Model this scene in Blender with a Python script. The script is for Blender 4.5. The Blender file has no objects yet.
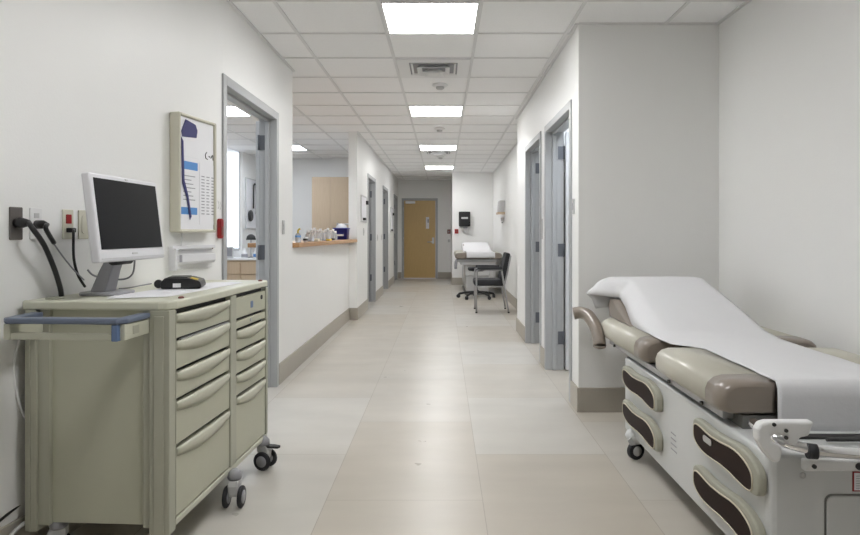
import bpy, bmesh, math, random
from mathutils import Vector, Matrix, Euler
random.seed(7)
PI = math.pi
C = bpy.context.scene.collection
F, CX, CY, HC, ZC = 634.5, 443.0, 233.0, 1.28, 2.78

def at(px, py, Y):            # a point at real distance Y along the corridor
    return Vector(((px-CX)*Y/F, Y, HC-(py-CY)*Y/F))

# ------------------------------------------------------------------ materials
def mat(name, col, rough=.5, metal=0, noise=0, nscale=20, bump=0, bscale=80, emit=None, es=0, spec=.5, alpha=1, trans=0, coat=0, col2=None, stretch=None):
    m = bpy.data.materials.new(name); m.use_nodes = True
    nt = m.node_tree; b = nt.nodes['Principled BSDF']
    c = (*col, 1)
    b.inputs['Base Color'].default_value = c
    b.inputs['Roughness'].default_value = rough
    b.inputs['Metallic'].default_value = metal
    b.inputs['Specular IOR Level'].default_value = spec
    if trans: b.inputs['Transmission Weight'].default_value = trans
    if coat: b.inputs['Coat Weight'].default_value = coat; b.inputs['Coat Roughness'].default_value = .2
    if emit:
        b.inputs['Emission Color'].default_value = (*emit, 1); b.inputs['Emission Strength'].default_value = es
    tc = nt.nodes.new('ShaderNodeTexCoord')
    src = tc.outputs['Object']
    if stretch:
        mp = nt.nodes.new('ShaderNodeMapping'); mp.inputs['Scale'].default_value = stretch
        nt.links.new(src, mp.inputs['Vector']); src = mp.outputs['Vector']
    n = nt.nodes.new('ShaderNodeTexNoise'); n.inputs['Scale'].default_value = nscale; n.inputs['Detail'].default_value = 5
    nt.links.new(src, n.inputs['Vector'])
    r = nt.nodes.new('ShaderNodeMix'); r.data_type = 'RGBA'
    k = noise or .015
    r.inputs['A'].default_value = (*[x*(1-k) for x in col], 1)
    r.inputs['B'].default_value = (*(col2 or [min(1, x*(1+k)) for x in col]), 1)
    nt.links.new(n.outputs['Fac'], r.inputs['Factor']); nt.links.new(r.outputs['Result'], b.inputs['Base Color'])
    if bump:
        n2 = nt.nodes.new('ShaderNodeTexNoise'); n2.inputs['Scale'].default_value = bscale; n2.inputs['Detail'].default_value = 3
        nt.links.new(src, n2.inputs['Vector'])
        bp = nt.nodes.new('ShaderNodeBump'); bp.inputs['Strength'].default_value = bump; bp.inputs['Distance'].default_value = .002
        nt.links.new(n2.outputs['Fac'], bp.inputs['Height']); nt.links.new(bp.outputs['Normal'], b.inputs['Normal'])
    return m

M = {}
M['wall'] = mat('wall_paint', (.85, .85, .84), .42, bump=.25, bscale=120, noise=.01, nscale=3)
M['ceil'] = mat('ceiling_tile', (.90, .90, .90), .9, bump=.5, bscale=160, noise=.05, nscale=90)
M['grid'] = mat('ceiling_grid', (.74, .74, .74), .5)
M['base'] = mat('baseboard_vinyl', (.40, .37, .32), .45, noise=.05, nscale=8)
M['frame'] = mat('door_frame_grey', (.40, .41, .42), .4, noise=.04, nscale=5)
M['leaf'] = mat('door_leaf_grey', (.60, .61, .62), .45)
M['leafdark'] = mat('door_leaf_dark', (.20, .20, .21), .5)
M['hinge'] = mat('hinge_metal', (.13, .14, .16), .45, .4)
M['steel'] = mat('brushed_steel', (.55, .55, .55), .35, .9)
M['plate'] = mat('dark_steel_plate', (.16, .145, .135), .4, .4)
M['chrome'] = mat('chrome', (.85, .85, .86), .08, 1)
M['wood'] = mat('oak_veneer', (.56, .38, .15), .4, noise=.10, nscale=6, col2=(.66, .46, .20), stretch=(14, 14, .8))
M['woodpale'] = mat('pale_maple', (.55, .42, .29), .5, noise=.06, nscale=5, col2=(.62, .49, .35), stretch=(10, 10, .8))
M['woodtop'] = mat('honey_wood', (.46, .24, .10), .35, noise=.15, nscale=6, col2=(.56, .32, .15), stretch=(10, 1.2, 10))
M['cart'] = mat('cart_plastic', (.49, .49, .385), .38, bump=.15, bscale=300, noise=.02)
M['cartlip'] = mat('cart_lip_plastic', (.55, .55, .45), .35, noise=.02)
M['cartpost'] = mat('cart_post_plastic', (.42, .42, .34), .4)
M['carttop'] = mat('cart_top', (.60, .60, .49), .35, noise=.02)
M['dark'] = mat('dark_gap', (.03, .03, .03), .6)
M['blue'] = mat('slate_blue_plastic', (.13, .16, .225), .4)
M['bluebr'] = mat('blue_clip_plastic', (.13, .20, .36), .4)
M['black'] = mat('black_plastic', (.012, .012, .013), .35)
M['rubber'] = mat('black_rubber', (.02, .02, .024), .6)
M['grey'] = mat('grey_plastic', (.30, .30, .32), .4)
M['lgrey'] = mat('light_grey_plastic', (.55, .55, .55), .4)
M['white'] = mat('white_plastic', (.80, .80, .80), .35)
M['monitor'] = mat('monitor_white', (.72, .72, .75), .35)
M['screen'] = mat('dark_screen', (.006, .006, .007), .3, spec=.12)
M['paper'] = mat('white_paper', (.80, .80, .83), .7)
M['ink'] = mat('grey_ink', (.35, .35, .38), .7)
M['bluepaper'] = mat('blue_band', (.10, .28, .62), .6)
M['purple'] = mat('purple_paper', (.032, .032, .14), .6)
M['red'] = mat('red_plastic', (.30, .012, .014), .35)
M['brownred'] = mat('dull_red_plastic', (.20, .06, .05), .4)
M['yellow'] = mat('yellow_label', (.75, .55, .04), .5)
M['beigeplate'] = mat('ivory_plate', (.62, .60, .50), .35)
M['tablewhite'] = mat('table_white', (.63, .64, .64), .35, noise=.02)
M['pad'] = mat('beige_upholstery', (.55, .53, .455), .33, bump=.1, bscale=300, coat=.2)
M['taupe'] = mat('taupe_upholstery', (.26, .22, .185), .3, noise=.03, coat=.3)
M['rim'] = mat('drawer_rim_sage', (.36, .355, .29), .35)
M['piping'] = mat('cream_piping', (.62, .57, .45), .4)
M['brown'] = mat('dark_brown_inset', (.016, .006, .004), .5, noise=.1, spec=.12)
M['sheet'] = mat('sheet_cloth', (.74, .74, .76), .85, bump=.4, bscale=60, noise=.01)
M['underframe'] = mat('underframe_grey', (.16, .16, .15), .5)
M['fabric'] = mat('charcoal_fabric', (.022, .023, .027), .7, bump=.3, bscale=300)
M['silver'] = mat('silver_paint', (.42, .42, .43), .35, .5)
M['navy'] = mat('royal_blue_plastic', (.02, .03, .30), .35)
M['clear'] = mat('clear_plastic', (.80, .85, .90), .12, trans=.6)
M['lamp'] = mat('lamp_diffuser', (.9, .9, .9), .5, emit=(1, 1, .995), es=14)
M['lampcool'] = mat('lamp_diffuser_cool', (.9, .9, .9), .5, emit=(.86, .92, 1), es=12)
M['blind'] = mat('daylit_blind', (.85, .88, .95), .8, emit=(.80, .88, 1), es=1.0)

def floor_mat():
    m = bpy.data.materials.new('floor_vinyl_tile'); m.use_nodes = True
    nt = m.node_tree; b = nt.nodes['Principled BSDF']; L = nt.links.new
    tc = nt.nodes.new('ShaderNodeTexCoord')
    sp = nt.nodes.new('ShaderNodeSeparateXYZ'); L(tc.outputs['Object'], sp.inputs[0])
    ax = nt.nodes.new('ShaderNodeMath'); ax.operation = 'ADD'; ax.inputs[1].default_value = .56+7.5; L(sp.outputs['X'], ax.inputs[0])
    ay = nt.nodes.new('ShaderNodeMath'); ay.operation = 'ADD'; ay.inputs[1].default_value = -3.67+12.6; L(sp.outputs['Y'], ay.inputs[0])
    cb = nt.nodes.new('ShaderNodeCombineXYZ'); L(ay.outputs[0], cb.inputs[0]); L(ax.outputs[0], cb.inputs[1])
    br = nt.nodes.new('ShaderNodeTexBrick'); L(cb.outputs[0], br.inputs['Vector'])
    br.inputs['Scale'].default_value = 1; br.inputs['Brick Width'].default_value = 1.26; br.inputs['Row Height'].default_value = .75
    br.inputs['Mortar Size'].default_value = .0018; br.inputs['Mortar Smooth'].default_value = 0; br.offset = .5
    br.inputs['Color1'].default_value = (.51, .465, .40, 1); br.inputs['Color2'].default_value = (.575, .555, .515, 1)
    br.inputs['Mortar'].default_value = (.38, .34, .29, 1)
    mp = nt.nodes.new('ShaderNodeMapping'); mp.inputs['Scale'].default_value = (.7, 2.2, 1); L(tc.outputs['Object'], mp.inputs['Vector'])
    n = nt.nodes.new('ShaderNodeTexNoise'); n.inputs['Scale'].default_value = 1.6; n.inputs['Detail'].default_value = 6; L(mp.outputs[0], n.inputs['Vector'])
    cr = nt.nodes.new('ShaderNodeMapRange'); cr.inputs['From Min'].default_value = .3; cr.inputs['From Max'].default_value = .7
    cr.inputs['To Min'].default_value = .93; cr.inputs['To Max'].default_value = 1.05; L(n.outputs['Fac'], cr.inputs['Value'])
    mx = nt.nodes.new('ShaderNodeVectorMath'); mx.operation = 'SCALE'; L(br.outputs['Color'], mx.inputs[0]); L(cr.outputs[0], mx.inputs['Scale'])
    L(mx.outputs[0], b.inputs['Base Color'])
    n2 = nt.nodes.new('ShaderNodeTexNoise'); n2.inputs['Scale'].default_value = 5; n2.inputs['Detail'].default_value = 4; L(tc.outputs['Object'], n2.inputs['Vector'])
    rr = nt.nodes.new('ShaderNodeMapRange'); rr.inputs['To Min'].default_value = .22; rr.inputs['To Max'].default_value = .42; L(n2.outputs['Fac'], rr.inputs['Value'])
    L(rr.outputs[0], b.inputs['Roughness'])
    return m
M['floor'] = floor_mat()

# ------------------------------------------------------------------ mesh helpers
class MB:
    def __init__(s, T=None): s.bm = bmesh.new(); s.T = T or Matrix.Identity(4)
    def v(s, p): return s.bm.verts.new(s.T @ Vector(p))
    def face(s, vs, smooth=False):
        try: f = s.bm.faces.new(vs); f.smooth = smooth; return f
        except ValueError: return None
    def box(s, x0, x1, y0, y1, z0, z1):
        v = [s.v((x, y, z)) for x in (x0, x1) for y in (y0, y1) for z in (z0, z1)]
        for q in ((0, 1, 3, 2), (4, 6, 7, 5), (0, 4, 5, 1), (2, 3, 7, 6), (0, 2, 6, 4), (1, 5, 7, 3)): s.face([v[i] for i in q])
        return s
    def loft(s, secs, smooth=True, caps=True, closed=True):
        R = [[s.v(p) for p in sec] for sec in secs]; n = len(R[0])
        for a, b in zip(R[:-1], R[1:]):
            for i in range(n if closed else n-1):
                j = (i+1) % n; s.face((a[i], a[j], b[j], b[i]), smooth)
        if caps: s.face(R[0][::-1]); s.face(R[-1])
        return s
    def prism(s, pts, axis, a, b):          # polygon in the other two axes, extruded along axis
        def P(p, t): return {'x': (t, p[0], p[1]), 'y': (p[0], t, p[1]), 'z': (p[0], p[1], t)}[axis]
        return s.loft([[P(p, a) for p in pts], [P(p, b) for p in pts]], smooth=False)
    def tube(s, pts, r, n=10, closed=False, caps=True, sub=0):
        pts = [Vector(p) for p in pts]
        if sub: pts = smooth_path(pts, sub, closed)
        N = len(pts); secs = []; ref = None
        for i, p in enumerate(pts):
            a = pts[(i-1) % N] if (closed or i > 0) else p
            b = pts[(i+1) % N] if (closed or i < N-1) else p
            d = (b-a).normalized()
            if ref is None: ref = Vector((0, 0, 1)) if abs(d.z) < .9 else Vector((1, 0, 0))
            u = (ref - d*ref.dot(d)).normalized(); ref = u; w = d.cross(u)
            rr = r[i] if isinstance(r, (list, tuple)) else r
            secs.append([p + rr*(math.cos(2*PI*k/n)*u + math.sin(2*PI*k/n)*w) for k in range(n)])
        if closed: secs.append(secs[0]); caps = False
        return s.loft(secs, True, caps)
    def cyl(s, p0, p1, r, r2=None, n=20):
        p0, p1 = Vector(p0), Vector(p1); d = (p1-p0).normalized()
        ref = Vector((0, 0, 1)) if abs(d.z) < .9 else Vector((1, 0, 0)); u = (ref-d*ref.dot(d)).normalized(); w = d.cross(u)
        r2 = r if r2 is None else r2
        return s.loft([[p + q*(math.cos(2*PI*k/n)*u+math.sin(2*PI*k/n)*w) for k in range(n)] for p, q in ((p0, r), (p1, r2))])
    def lathe(s, c, prof, n=20, axis='z'):
        c = Vector(c); secs = []
        for r, h in prof:
            r = max(r, .0005)
            if axis == 'z': secs.append([c+Vector((r*math.cos(2*PI*k/n), r*math.sin(2*PI*k/n), h)) for k in range(n)])
            elif axis == 'x': secs.append([c+Vector((h, r*math.cos(2*PI*k/n), r*math.sin(2*PI*k/n))) for k in range(n)])
            else: secs.append([c+Vector((r*math.cos(2*PI*k/n), h, r*math.sin(2*PI*k/n))) for k in range(n)])
        return s.loft(secs)
    def build(s, name, m, parent=None, bevel=0, seg=2, loc=None):
        bmesh.ops.recalc_face_normals(s.bm, faces=s.bm.faces)
        if loc is not None: bmesh.ops.translate(s.bm, verts=s.bm.verts, vec=-Vector(loc))
        me = bpy.data.meshes.new(name); s.bm.to_mesh(me); s.bm.free()
        me.materials.append(M[m] if isinstance(m, str) else m)
        o = bpy.data.objects.new(name, me); C.objects.link(o)
        if parent: o.parent = parent
        if loc is not None: o.location = loc
        if bevel:
            b = o.modifiers.new('bevel', 'BEVEL'); b.width = bevel; b.segments = seg; b.limit_method = 'ANGLE'; b.angle_limit = R(40)
            b.harden_normals = False
        return o
def R(d): return math.radians(d)
def smooth_path(pts, sub, closed=False):
    out = []; N = len(pts)
    for i in range(N if closed else N-1):
        p0 = pts[(i-1) % N] if closed or i > 0 else pts[i]; p1 = pts[i]; p2 = pts[(i+1) % N]
        p3 = pts[(i+2) % N] if closed or i < N-2 else p2
        for k in range(sub):
            t = k/sub
            out.append(.5*((2*p1)+(-p0+p2)*t+(2*p0-5*p1+4*p2-p3)*t*t+(-p0+3*p1-3*p2+p3)*t**3))
    if not closed: out.append(pts[-1])
    return out
def empty(name, loc, rz=0):
    o = bpy.data.objects.new(name, None); C.objects.link(o); o.location = loc; o.rotation_euler = (0, 0, rz); o.empty_display_size = .1
    return o
def tag(o, label, cat, group=None, kind=None):
    o['label'] = label; o['category'] = cat
    if group: o['group'] = group
    if kind: o['kind'] = kind
    return o
def struct(o): o['kind'] = 'structure'; return o
def rrect(x0, x1, y0, y1, r, n=4):
    out = []
    for cx, cy, a in ((x1-r, y1-r, 0), (x0+r, y1-r, 90), (x0+r, y0+r, 180), (x1-r, y0+r, 270)):
        for k in range(n+1): t = R(a+90*k/n); out.append((cx+r*math.cos(t), cy+r*math.sin(t)))
    return out

# ------------------------------------------------------------------ setting
XL, XF, XR, XA, XW = -1.39, -1.27, .97, 1.974, 1.24
YE, YB, YC, YN = 17.9, 15.7, 4.54, -3.0
TH = .125
struct(MB().box(-7, 3.6, YN-.1, 18.2, -.05, 0).build('floor', 'floor'))
ce = struct(MB().box(-7, 3.6, YN-.1, 18.2, ZC, ZC+.06).build('ceiling', 'ceil'))
GX = [-.42+.67*i for i in range(-9, 6)]; GY = [4.09+.67*k for k in range(-10, 21)]
g = MB()
for x in GX: g.box(x-.012, x+.012, YN, 18, ZC-.008, ZC+.001)
for y in GY: g.box(-6.9, 3.5, y-.010, y+.010, ZC-.007, ZC+.001)
for a in ((XL, XL+.022, 4.0, 5.86), (XR-.024, XR, YC, 8.3), (XR, XA, YC-.02, YC), (XA-.022, XA, YN, YC), (XF, XF+.022, 9.37, YE), (XF, .23, YE-.022, YE), (.23, XW, YB-.022, YB), (XW-.022, XW, 8.3, YB)):
    g.box(*a, ZC-.012, ZC+.001)
g.build('ceiling_grid', 'grid', ce)

def wall_pts(Y):      # face of the near left wall, which splays outwards towards the viewer
    if Y >= 4.0: return XL
    if Y >= 2.3: return XL-.165*(4.0-Y)
    return max(-1.72, XL-.165*1.7-.1*(2.3-Y))
def wall_hit(px):     # (x, y) where the line of sight through column px meets that wall
    k = (px-CX)/F; y = (XL-.165*4.0)/(k-.165)
    return Vector((k*y, y, 0))
WYAW = math.atan(.165)
def seg_wall(name, boxes, m='wall'):
    mb = MB()
    for b in boxes: mb.box(*b)
    return struct(mb.build(name, m))
D1 = (4.04, 5.28, 2.235)
mb = MB()
ys = [4.04, 4.0, 3.4, 2.8, 2.3, 2.0, 1.5, 1.0, YN]
mb.prism([(wall_pts(y), y) for y in ys]+[(wall_pts(y)-TH, y) for y in ys[::-1]], 'z', 0, ZC)
mb.box(XL-TH, XL, D1[0], D1[1], D1[2], ZC); mb.box(XL-TH, XL, D1[1], 5.86, 0, ZC)
struct(mb.build('wall_left', 'wall'))
seg_wall('wall_left_counter', [(XL-TH, XL, 5.86, 9.37, 0, 1.14)])
LD = [(10.72, 11.85), (13.41, 14.55), (16.4, 17.5)]
bx = []; y = 9.37
for a, b in LD: bx += [(XF-TH, XF, y, a, 0, ZC), (XF-TH, XF, a, b, 2.235, ZC)]; y = b
bx.append((XF-TH, XF, y, YE, 0, ZC)); seg_wall('wall_left_far', bx)
ED = (-1.115, -.20, 2.21)
seg_wall('wall_end', [(XF-TH, ED[0], YE, YE+.15, 0, ZC), (ED[1], .4, YE, YE+.15, 0, ZC), (ED[0], ED[1], YE, YE+.15, ED[2], ZC)])
seg_wall('wall_block', [(.23, XW, YB, YE, 0, ZC)])
seg_wall('wall_right_far', [(XW, XW+.12, 8.3, YB, 0, ZC)])
RD = [(4.82, 5.95), (6.30, 7.38)]
TH = .15
bx = [(XR, XR+TH, YC, RD[0][0], 0, ZC), (XR, XR+TH, RD[0][1], RD[1][0], 0, ZC), (XR, XR+TH, RD[1][1], 8.3, 0, ZC), (XR+TH, XW+.12, 8.15, 8.3, 0, ZC)]
bx += [(XR, XR+TH, a, b, 2.235, ZC) for a, b in RD]; seg_wall('wall_right', bx)
seg_wall('wall_recess', [(XR+TH, 3.5, YC, YC+.12, 0, ZC)])
seg_wall('wall_right_near', [(XA, XA+.12, YN, YC, 0, ZC)])
seg_wall('wall_behind', [(-1.9, XA+.12, YN-.12, YN, 0, ZC)])
seg_wall('wall_side_rooms', [(3.4, 3.5, YC+.12, 8.15, 0, ZC), (XR+TH, 3.4, 6.08, 6.18, 0, ZC), (XW+.12, 3.4, 8.05, 8.15, 0, ZC)])
seg_wall('wall_back_room', [(-3.7, -2.2, 12.8, 12.95, 0, ZC), (-2.2, XF-TH, 12.6, 12.95, 0, ZC), (-3.74, -3.7, 11.7, 12.95, 0, ZC),
    (-6.9, -5.4, 11.7, 11.85, 0, ZC), (-5.4, -3.74, 11.7, 11.85, 0, .98), (-6.9, -6.75, 2.5, 11.7, 0, ZC), (-6.9, -1.75, 2.35, 2.5, 0, ZC)])

def skirting(name, runs, side):
    mb = MB()
    for x0, x1, y0, y1 in runs: mb.box(x0, x1, y0, y1, 0, .175)
    return struct(mb.build(name, 'base', bevel=.004))
t = .014
skirting('baseboard_left', [(XL, XL+t, 5.34, 9.36)], 1)
mb = MB()
ys = [3.97, 3.4, 2.8, 2.3, 2.0, 1.5, 1.0, YN]
mb.prism([(wall_pts(y)+t, y) for y in ys]+[(wall_pts(y), y) for y in ys[::-1]], 'z', 0, .175); struct(mb.build('baseboard_left_near', 'base'))
runs = [(XL+t, XF+t, 9.356, 9.37)]; y = 9.37
for a, b in LD: runs.append((XF, XF+t, y, a-.055)); y = b+.055
runs.append((XF, XF+t, y, YE)); skirting('baseboard_left_far', runs, 1)
skirting('baseboard_end', [(XF, ED[0]-.055, YE-t, YE), (ED[1]+.055, .23, YE-t, YE), (.23-t, .23, YB-t, YE-t), (.23, XW, YB-t, YB)], 1)
skirting('baseboard_right', [(XR-t, XR, YC-t, RD[0][0]-.055), (XR-t, XR, RD[0][1]+.055, RD[1][0]-.055), (XR-t, XR, RD[1][1]+.055, 8.3), (XW-t, XW, 8.3, YB)], 1)
skirting('baseboard_recess', [(XR, XA, YC-t, YC), (XA-t, XA, YN, YC-t)], 1)

def side_door(n, X, s, y0, y1, mode, zt=2.235):
    TH = .125 if s < 0 else .15
    """frame in a wall along the corridor. s: direction of the room behind; y0..y1 clear opening"""
    r = struct(empty('door_%d' % n, (X, (y0+y1)/2, 0)))
    L = (X, (y0+y1)/2, 0)
    mb = MB(); o = .012*-s
    xa, xb = sorted((X+o, X+s*(TH+.012)))
    for a, b in ((y0-.05, y0+.012), (y1-.012, y1+.05)): mb.box(xa, xb, a, b, 0, zt+.05)
    mb.box(xa, xb, y0+.012, y1-.012, zt-.012, zt+.05)
    xa, xb = sorted((X+s*.05, X+s*.085))
    for a, b in ((y0+.012, y0+.03), (y1-.03, y1-.012)): mb.box(xa, xb, a, b, 0, zt-.012)
    mb.box(xa, xb, y0+.03, y1-.03, zt-.03, zt-.012)
    ob = mb.build('door_frame', 'frame', None, bevel=.003); ob.parent = r; ob.matrix_parent_inverse = Matrix.Translation(-Vector(L))
    w = y1-y0-.03; h = zt-.02
    mb = MB(); xh = X+s*(TH-.03); lm = 'leaf'
    if mode == 'right_angle': a, b = sorted((X+s*(TH+.02), X+s*(TH+w))); mb.box(a, b, y1-.075, y1-.03, .012, h)
    elif mode == 'folded': a, b = sorted((X+s*(TH+.014), X+s*(TH+.052))); mb.box(a, b, y1+.03, y1+w*.8, .012, h)
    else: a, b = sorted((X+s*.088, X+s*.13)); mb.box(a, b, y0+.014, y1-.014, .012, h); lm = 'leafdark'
    ob = mb.build('door_leaf', lm, None, bevel=.003); ob.parent = r; ob.matrix_parent_inverse = Matrix.Translation(-Vector(L))
    for z in ((.30, 1.12, 2.03) if mode != 'closed' else (.45, 1.2, 2.0)):
        a, b = sorted((X+s*(TH-.045), X+s*(TH+.012))) if mode != 'closed' else sorted((X+s*.055, X+s*.086))
        mb = MB(); ya = y1-.020 if mode != 'closed' else y1-.036
        mb.box(a, b, ya, ya+.004, z-.06, z+.06); mb.cyl((X+s*(TH+.012) if mode != 'closed' else a, ya-.004, z-.062), (X+s*(TH+.012) if mode != 'closed' else a, ya-.004, z+.062), .009, n=10)
        ob = mb.build('hinge', 'hinge'); ob.parent = r; ob.matrix_parent_inverse = Matrix.Translation(-Vector(L))
    return r
side_door(1, XL, -1, D1[0], D1[1], 'folded')
side_door(2, XR, 1, RD[0][0], RD[0][1], 'right_angle')
side_door(3, XR, 1, RD[1][0], RD[1][1], 'right_angle')
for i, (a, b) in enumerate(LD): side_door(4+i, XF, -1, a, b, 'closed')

# end door, oak
r = struct(empty('door_7', ((ED[0]+ED[1])/2, YE, 0))); cx = (ED[0]+ED[1])/2; hw = (ED[1]-ED[0])/2
mb = MB()
for s in (-1, 1): a, b = sorted((s*(hw+.05), s*(hw-.012))); mb.box(a, b, -.012, .12, 0, ED[2]+.05)
mb.box(-hw+.012, hw-.012, -.012, .12, ED[2]-.012, ED[2]+.05); mb.build('door_frame', 'frame', r, bevel=.003)
MB().box(-hw+.015, hw-.015, .01, .055, .012, ED[2]-.014).build('door_leaf', 'wood', r)
mb = MB(); mb.box(-hw+.06, -hw+.33, -.05, .01, ED[2]-.10, ED[2]-.03); mb.box(-hw+.08, -hw+.30, -.055, -.05, ED[2]-.09, ED[2]-.04); mb.build('door_closer', 'steel', r, bevel=.006)
mb = MB(); mb.box(hw-.11, hw-.05, -.0, .01, .98, 1.15); mb.build('lock_plate', 'steel', r)
mb = MB(); mb.cyl((hw-.08, .01, 1.03), (hw-.08, -.06, 1.03), .012); mb.tube([(hw-.08, -.055, 1.03), (hw-.14, -.06, 1.03), (hw-.24, -.055, 1.025)], .012); mb.build('door_handle', 'steel', r)
for z in (.28, 1.1, 1.95):
    MB().cyl((-hw+.006, -.014, z-.06), (-hw+.006, -.014, z+.06), .013, n=10).build('hinge', 'steel', r)
o = MB().box(-.045, .045, -.004, 0, 0, .33).build('notice_sheet', 'paper'); o.location = (cx+.22, YE+.009, 1.40)
k = MB().box(-.0, .038, -.006, -.0042, .17, .27).build('printed_block', 'ink', o)
tag(o, 'white notice with a dark block taped to the wooden end door', 'notice')

# ------------------------------------------------------------------ ceiling fittings
ordn = {0: 'large bright square ceiling light nearest the viewer', 5: 'second square ceiling light, just past the air vent', 10: 'third ceiling light down the corridor, between two smoke detectors', 15: 'farthest ceiling light, near the end door', -4: 'added ceiling light overhead, out of view, brightening the near end'}
def ceiling_light(i, k, lab, m='lamp', grp='ceiling lights along the corridor'):
    x0 = -.42+.67*i; y0 = 4.09+.67*k
    r = empty('ceiling_light', (x0+.335, y0+.335, ZC))
    mb = MB(); a = .323; b = .309
    for q in ((-a, a, -a, -b), (-a, a, b, a), (-a, -b, -b, b), (b, a, -b, b)): mb.box(*q, -.012, -.001)
    mb.build('light_frame', 'white', r); MB().box(-b, b, -b, b, -.008, -.002).build('diffuser', m, r)
    return tag(r, lab, 'ceiling light', grp)
for k in (0, 5, 10, 15, -4): ceiling_light(0, k, ordn[k])  # last entry adds a lamp out of view to brighten the near end
ceiling_light(-4, 5, 'ceiling light seen through the open left doorway', 'lampcool', 'ceiling lights in the back office')
ceiling_light(-4, 10, 'ceiling light glimpsed above the wooden counter ledge', 'lampcool', 'ceiling lights in the back office')
ceiling_light(-4, 0, 'added unseen ceiling light over the near part of the back office', 'lampcool', 'ceiling lights in the back office')  # extra lamp, never in view, added to light the office
ceiling_light(-7, 6, 'added unseen ceiling light over the window side of the back office', 'lampcool', 'ceiling lights in the back office')  # added fill lamp, out of sight, brightening the office
ceiling_light(2, 1, 'added ceiling light in the side room behind the nearest right doorway', 'lampcool', 'added ceiling lights in the side rooms')  # lamp added to light the room behind the doorway
ceiling_light(2, 4, 'added ceiling light in the side room behind the second right doorway', 'lampcool', 'added ceiling lights in the side rooms')  # likewise an added lamp, lighting the next room

def vent(k, lab, sc=1):
    r = empty('ceiling_vent', (-.085, 4.09+.67*k+.335, ZC))
    a = .318
    mb = MB(); b = .215
    for q in ((-a, a, -a, -b), (-a, a, b, a), (-a, -b, -b, b), (b, a, -b, b)): mb.box(*q, -.012, -.001)
    mb.build('vent_panel', 'white' if sc == 1 else 'ceil', r)
    MB().box(-b, b, -b, b, -.004, -.001).build('vent_opening', 'grey', r)
    for j, q in enumerate((.20, .145, .09)):
        mb = MB(); h = -.012-.022*j; w = .04; q2 = q-w
        outer = [(-q, -q, h), (q, -q, h), (q, q, h), (-q, q, h)]; inner = [(-q2, -q2, h+.028), (q2, -q2, h+.028), (q2, q2, h+.028), (-q2, q2, h+.028)]
        o2 = [(x, y, z-.004) for x, y, z in outer]; i2 = [(x, y, z-.004) for x, y, z in inner]
        mb.loft([inner, outer, o2, i2, inner], smooth=False, caps=False); mb.build('vent_louvre', 'white', r)
    MB().box(-.05, .05, -.05, .05, -.062, -.056).build('vent_centre', 'white', r)
    return tag(r, lab, 'air vent', 'ceiling air vents')
vent(2, 'square ceiling air vent just behind the nearest light'); vent(11, 'far ceiling air vent behind the third light', 2)
for k, lab in ((3, 'round smoke detector just past the large air vent'), (7, 'round smoke detector between second and third ceiling lights'), (12, 'tiny smoke detector just past the far air vent')):
    r = empty('smoke_detector', (-.03 if k == 3 else -.05, 4.09+.67*k+.3, ZC))
    MB().lathe((0, 0, 0), [(.075, -.001), (.08, -.012), (.068, -.022), (.05, -.026)]).build('detector_base', 'white', r)
    MB().lathe((0, 0, 0), [(.042, -.026), (.04, -.045), (.025, -.055), (.001, -.056)]).build('sensor_dome', 'lgrey', r)
    tag(r, lab, 'smoke detector', 'ceiling smoke detectors')

# ------------------------------------------------------------------ medical cart
PC = empty('medical_cart', (-1.03, 2.40, 0), R(-3.3))
tag(PC, 'beige two-column drawer cart on casters along the left wall, holding the monitor', 'cart')
WD, LN, ZT0, ZT1 = .575, 1.115, .985, 1.02
def bk(y): return -WD+.10*max(0, y)/LN      # tapering back edge
top = [(-.005, 0.03), (-.02, .008), (-.05, 0), (-WD+.02, 0), (bk(0), .02), (bk(LN), LN-.01), (-.03, LN), (-.008, LN-.02)]
# raised, slightly bowed front
top = [(.0, .05), (-.015, .012), (-.05, 0), (-WD-.01, 0), (-WD-.02, .02), (bk(LN)-.01, LN), (-.015, LN), (0, LN-.015), (0, .68), (.006, .4)]
MB().prism(top, 'z', ZT0, ZT1).build('worktop', 'carttop', PC, bevel=.008, seg=3)
BZ = .155
mb = MB(); mb.prism([(-.046, .03), (-WD+.03, .03), (bk(LN)+.03, LN-.03), (-.046, LN-.03)], 'z', BZ+.005, ZT0); mb.build('carcass', 'cart', PC)
# posts at the near end and the back
for i, (a, b) in enumerate(((-.085, -.005), (-WD, -WD+.045))):
    mb = MB(); mb.box(a, b, .0, .05, BZ-.02, ZT0); mb.box(a+.02, b-.02, -.006, .0, BZ-.02, ZT0-.02)
    if i: mb.box(b, b+.045, .012, .05, BZ, ZT0)
    else: mb.box(a-.03, a, .012, .05, BZ, ZT0)
    mb.build('corner_post', 'cartpost', PC, bevel=.006)
mb = MB(); mb.box(-.028, -.004, .05, LN-.01, BZ-.005, BZ+.02); mb.build('bottom_rail', 'cartlip', PC, bevel=.004)
for a, b in ((.046, .052), (.588, .658), (1.085, 1.11)):
    mb = MB(); mb.box(-.03, -.002, a, b, BZ+.02, ZT0-.004); mb.build('divider', 'cartpost', PC, bevel=.004)
MB().box(-.045, -.031, .05, LN-.03, BZ, ZT0-.002).build('gap_shade_sheet', 'dark', PC)  # black sheet behind the drawers, standing in for shade in their gaps
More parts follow.
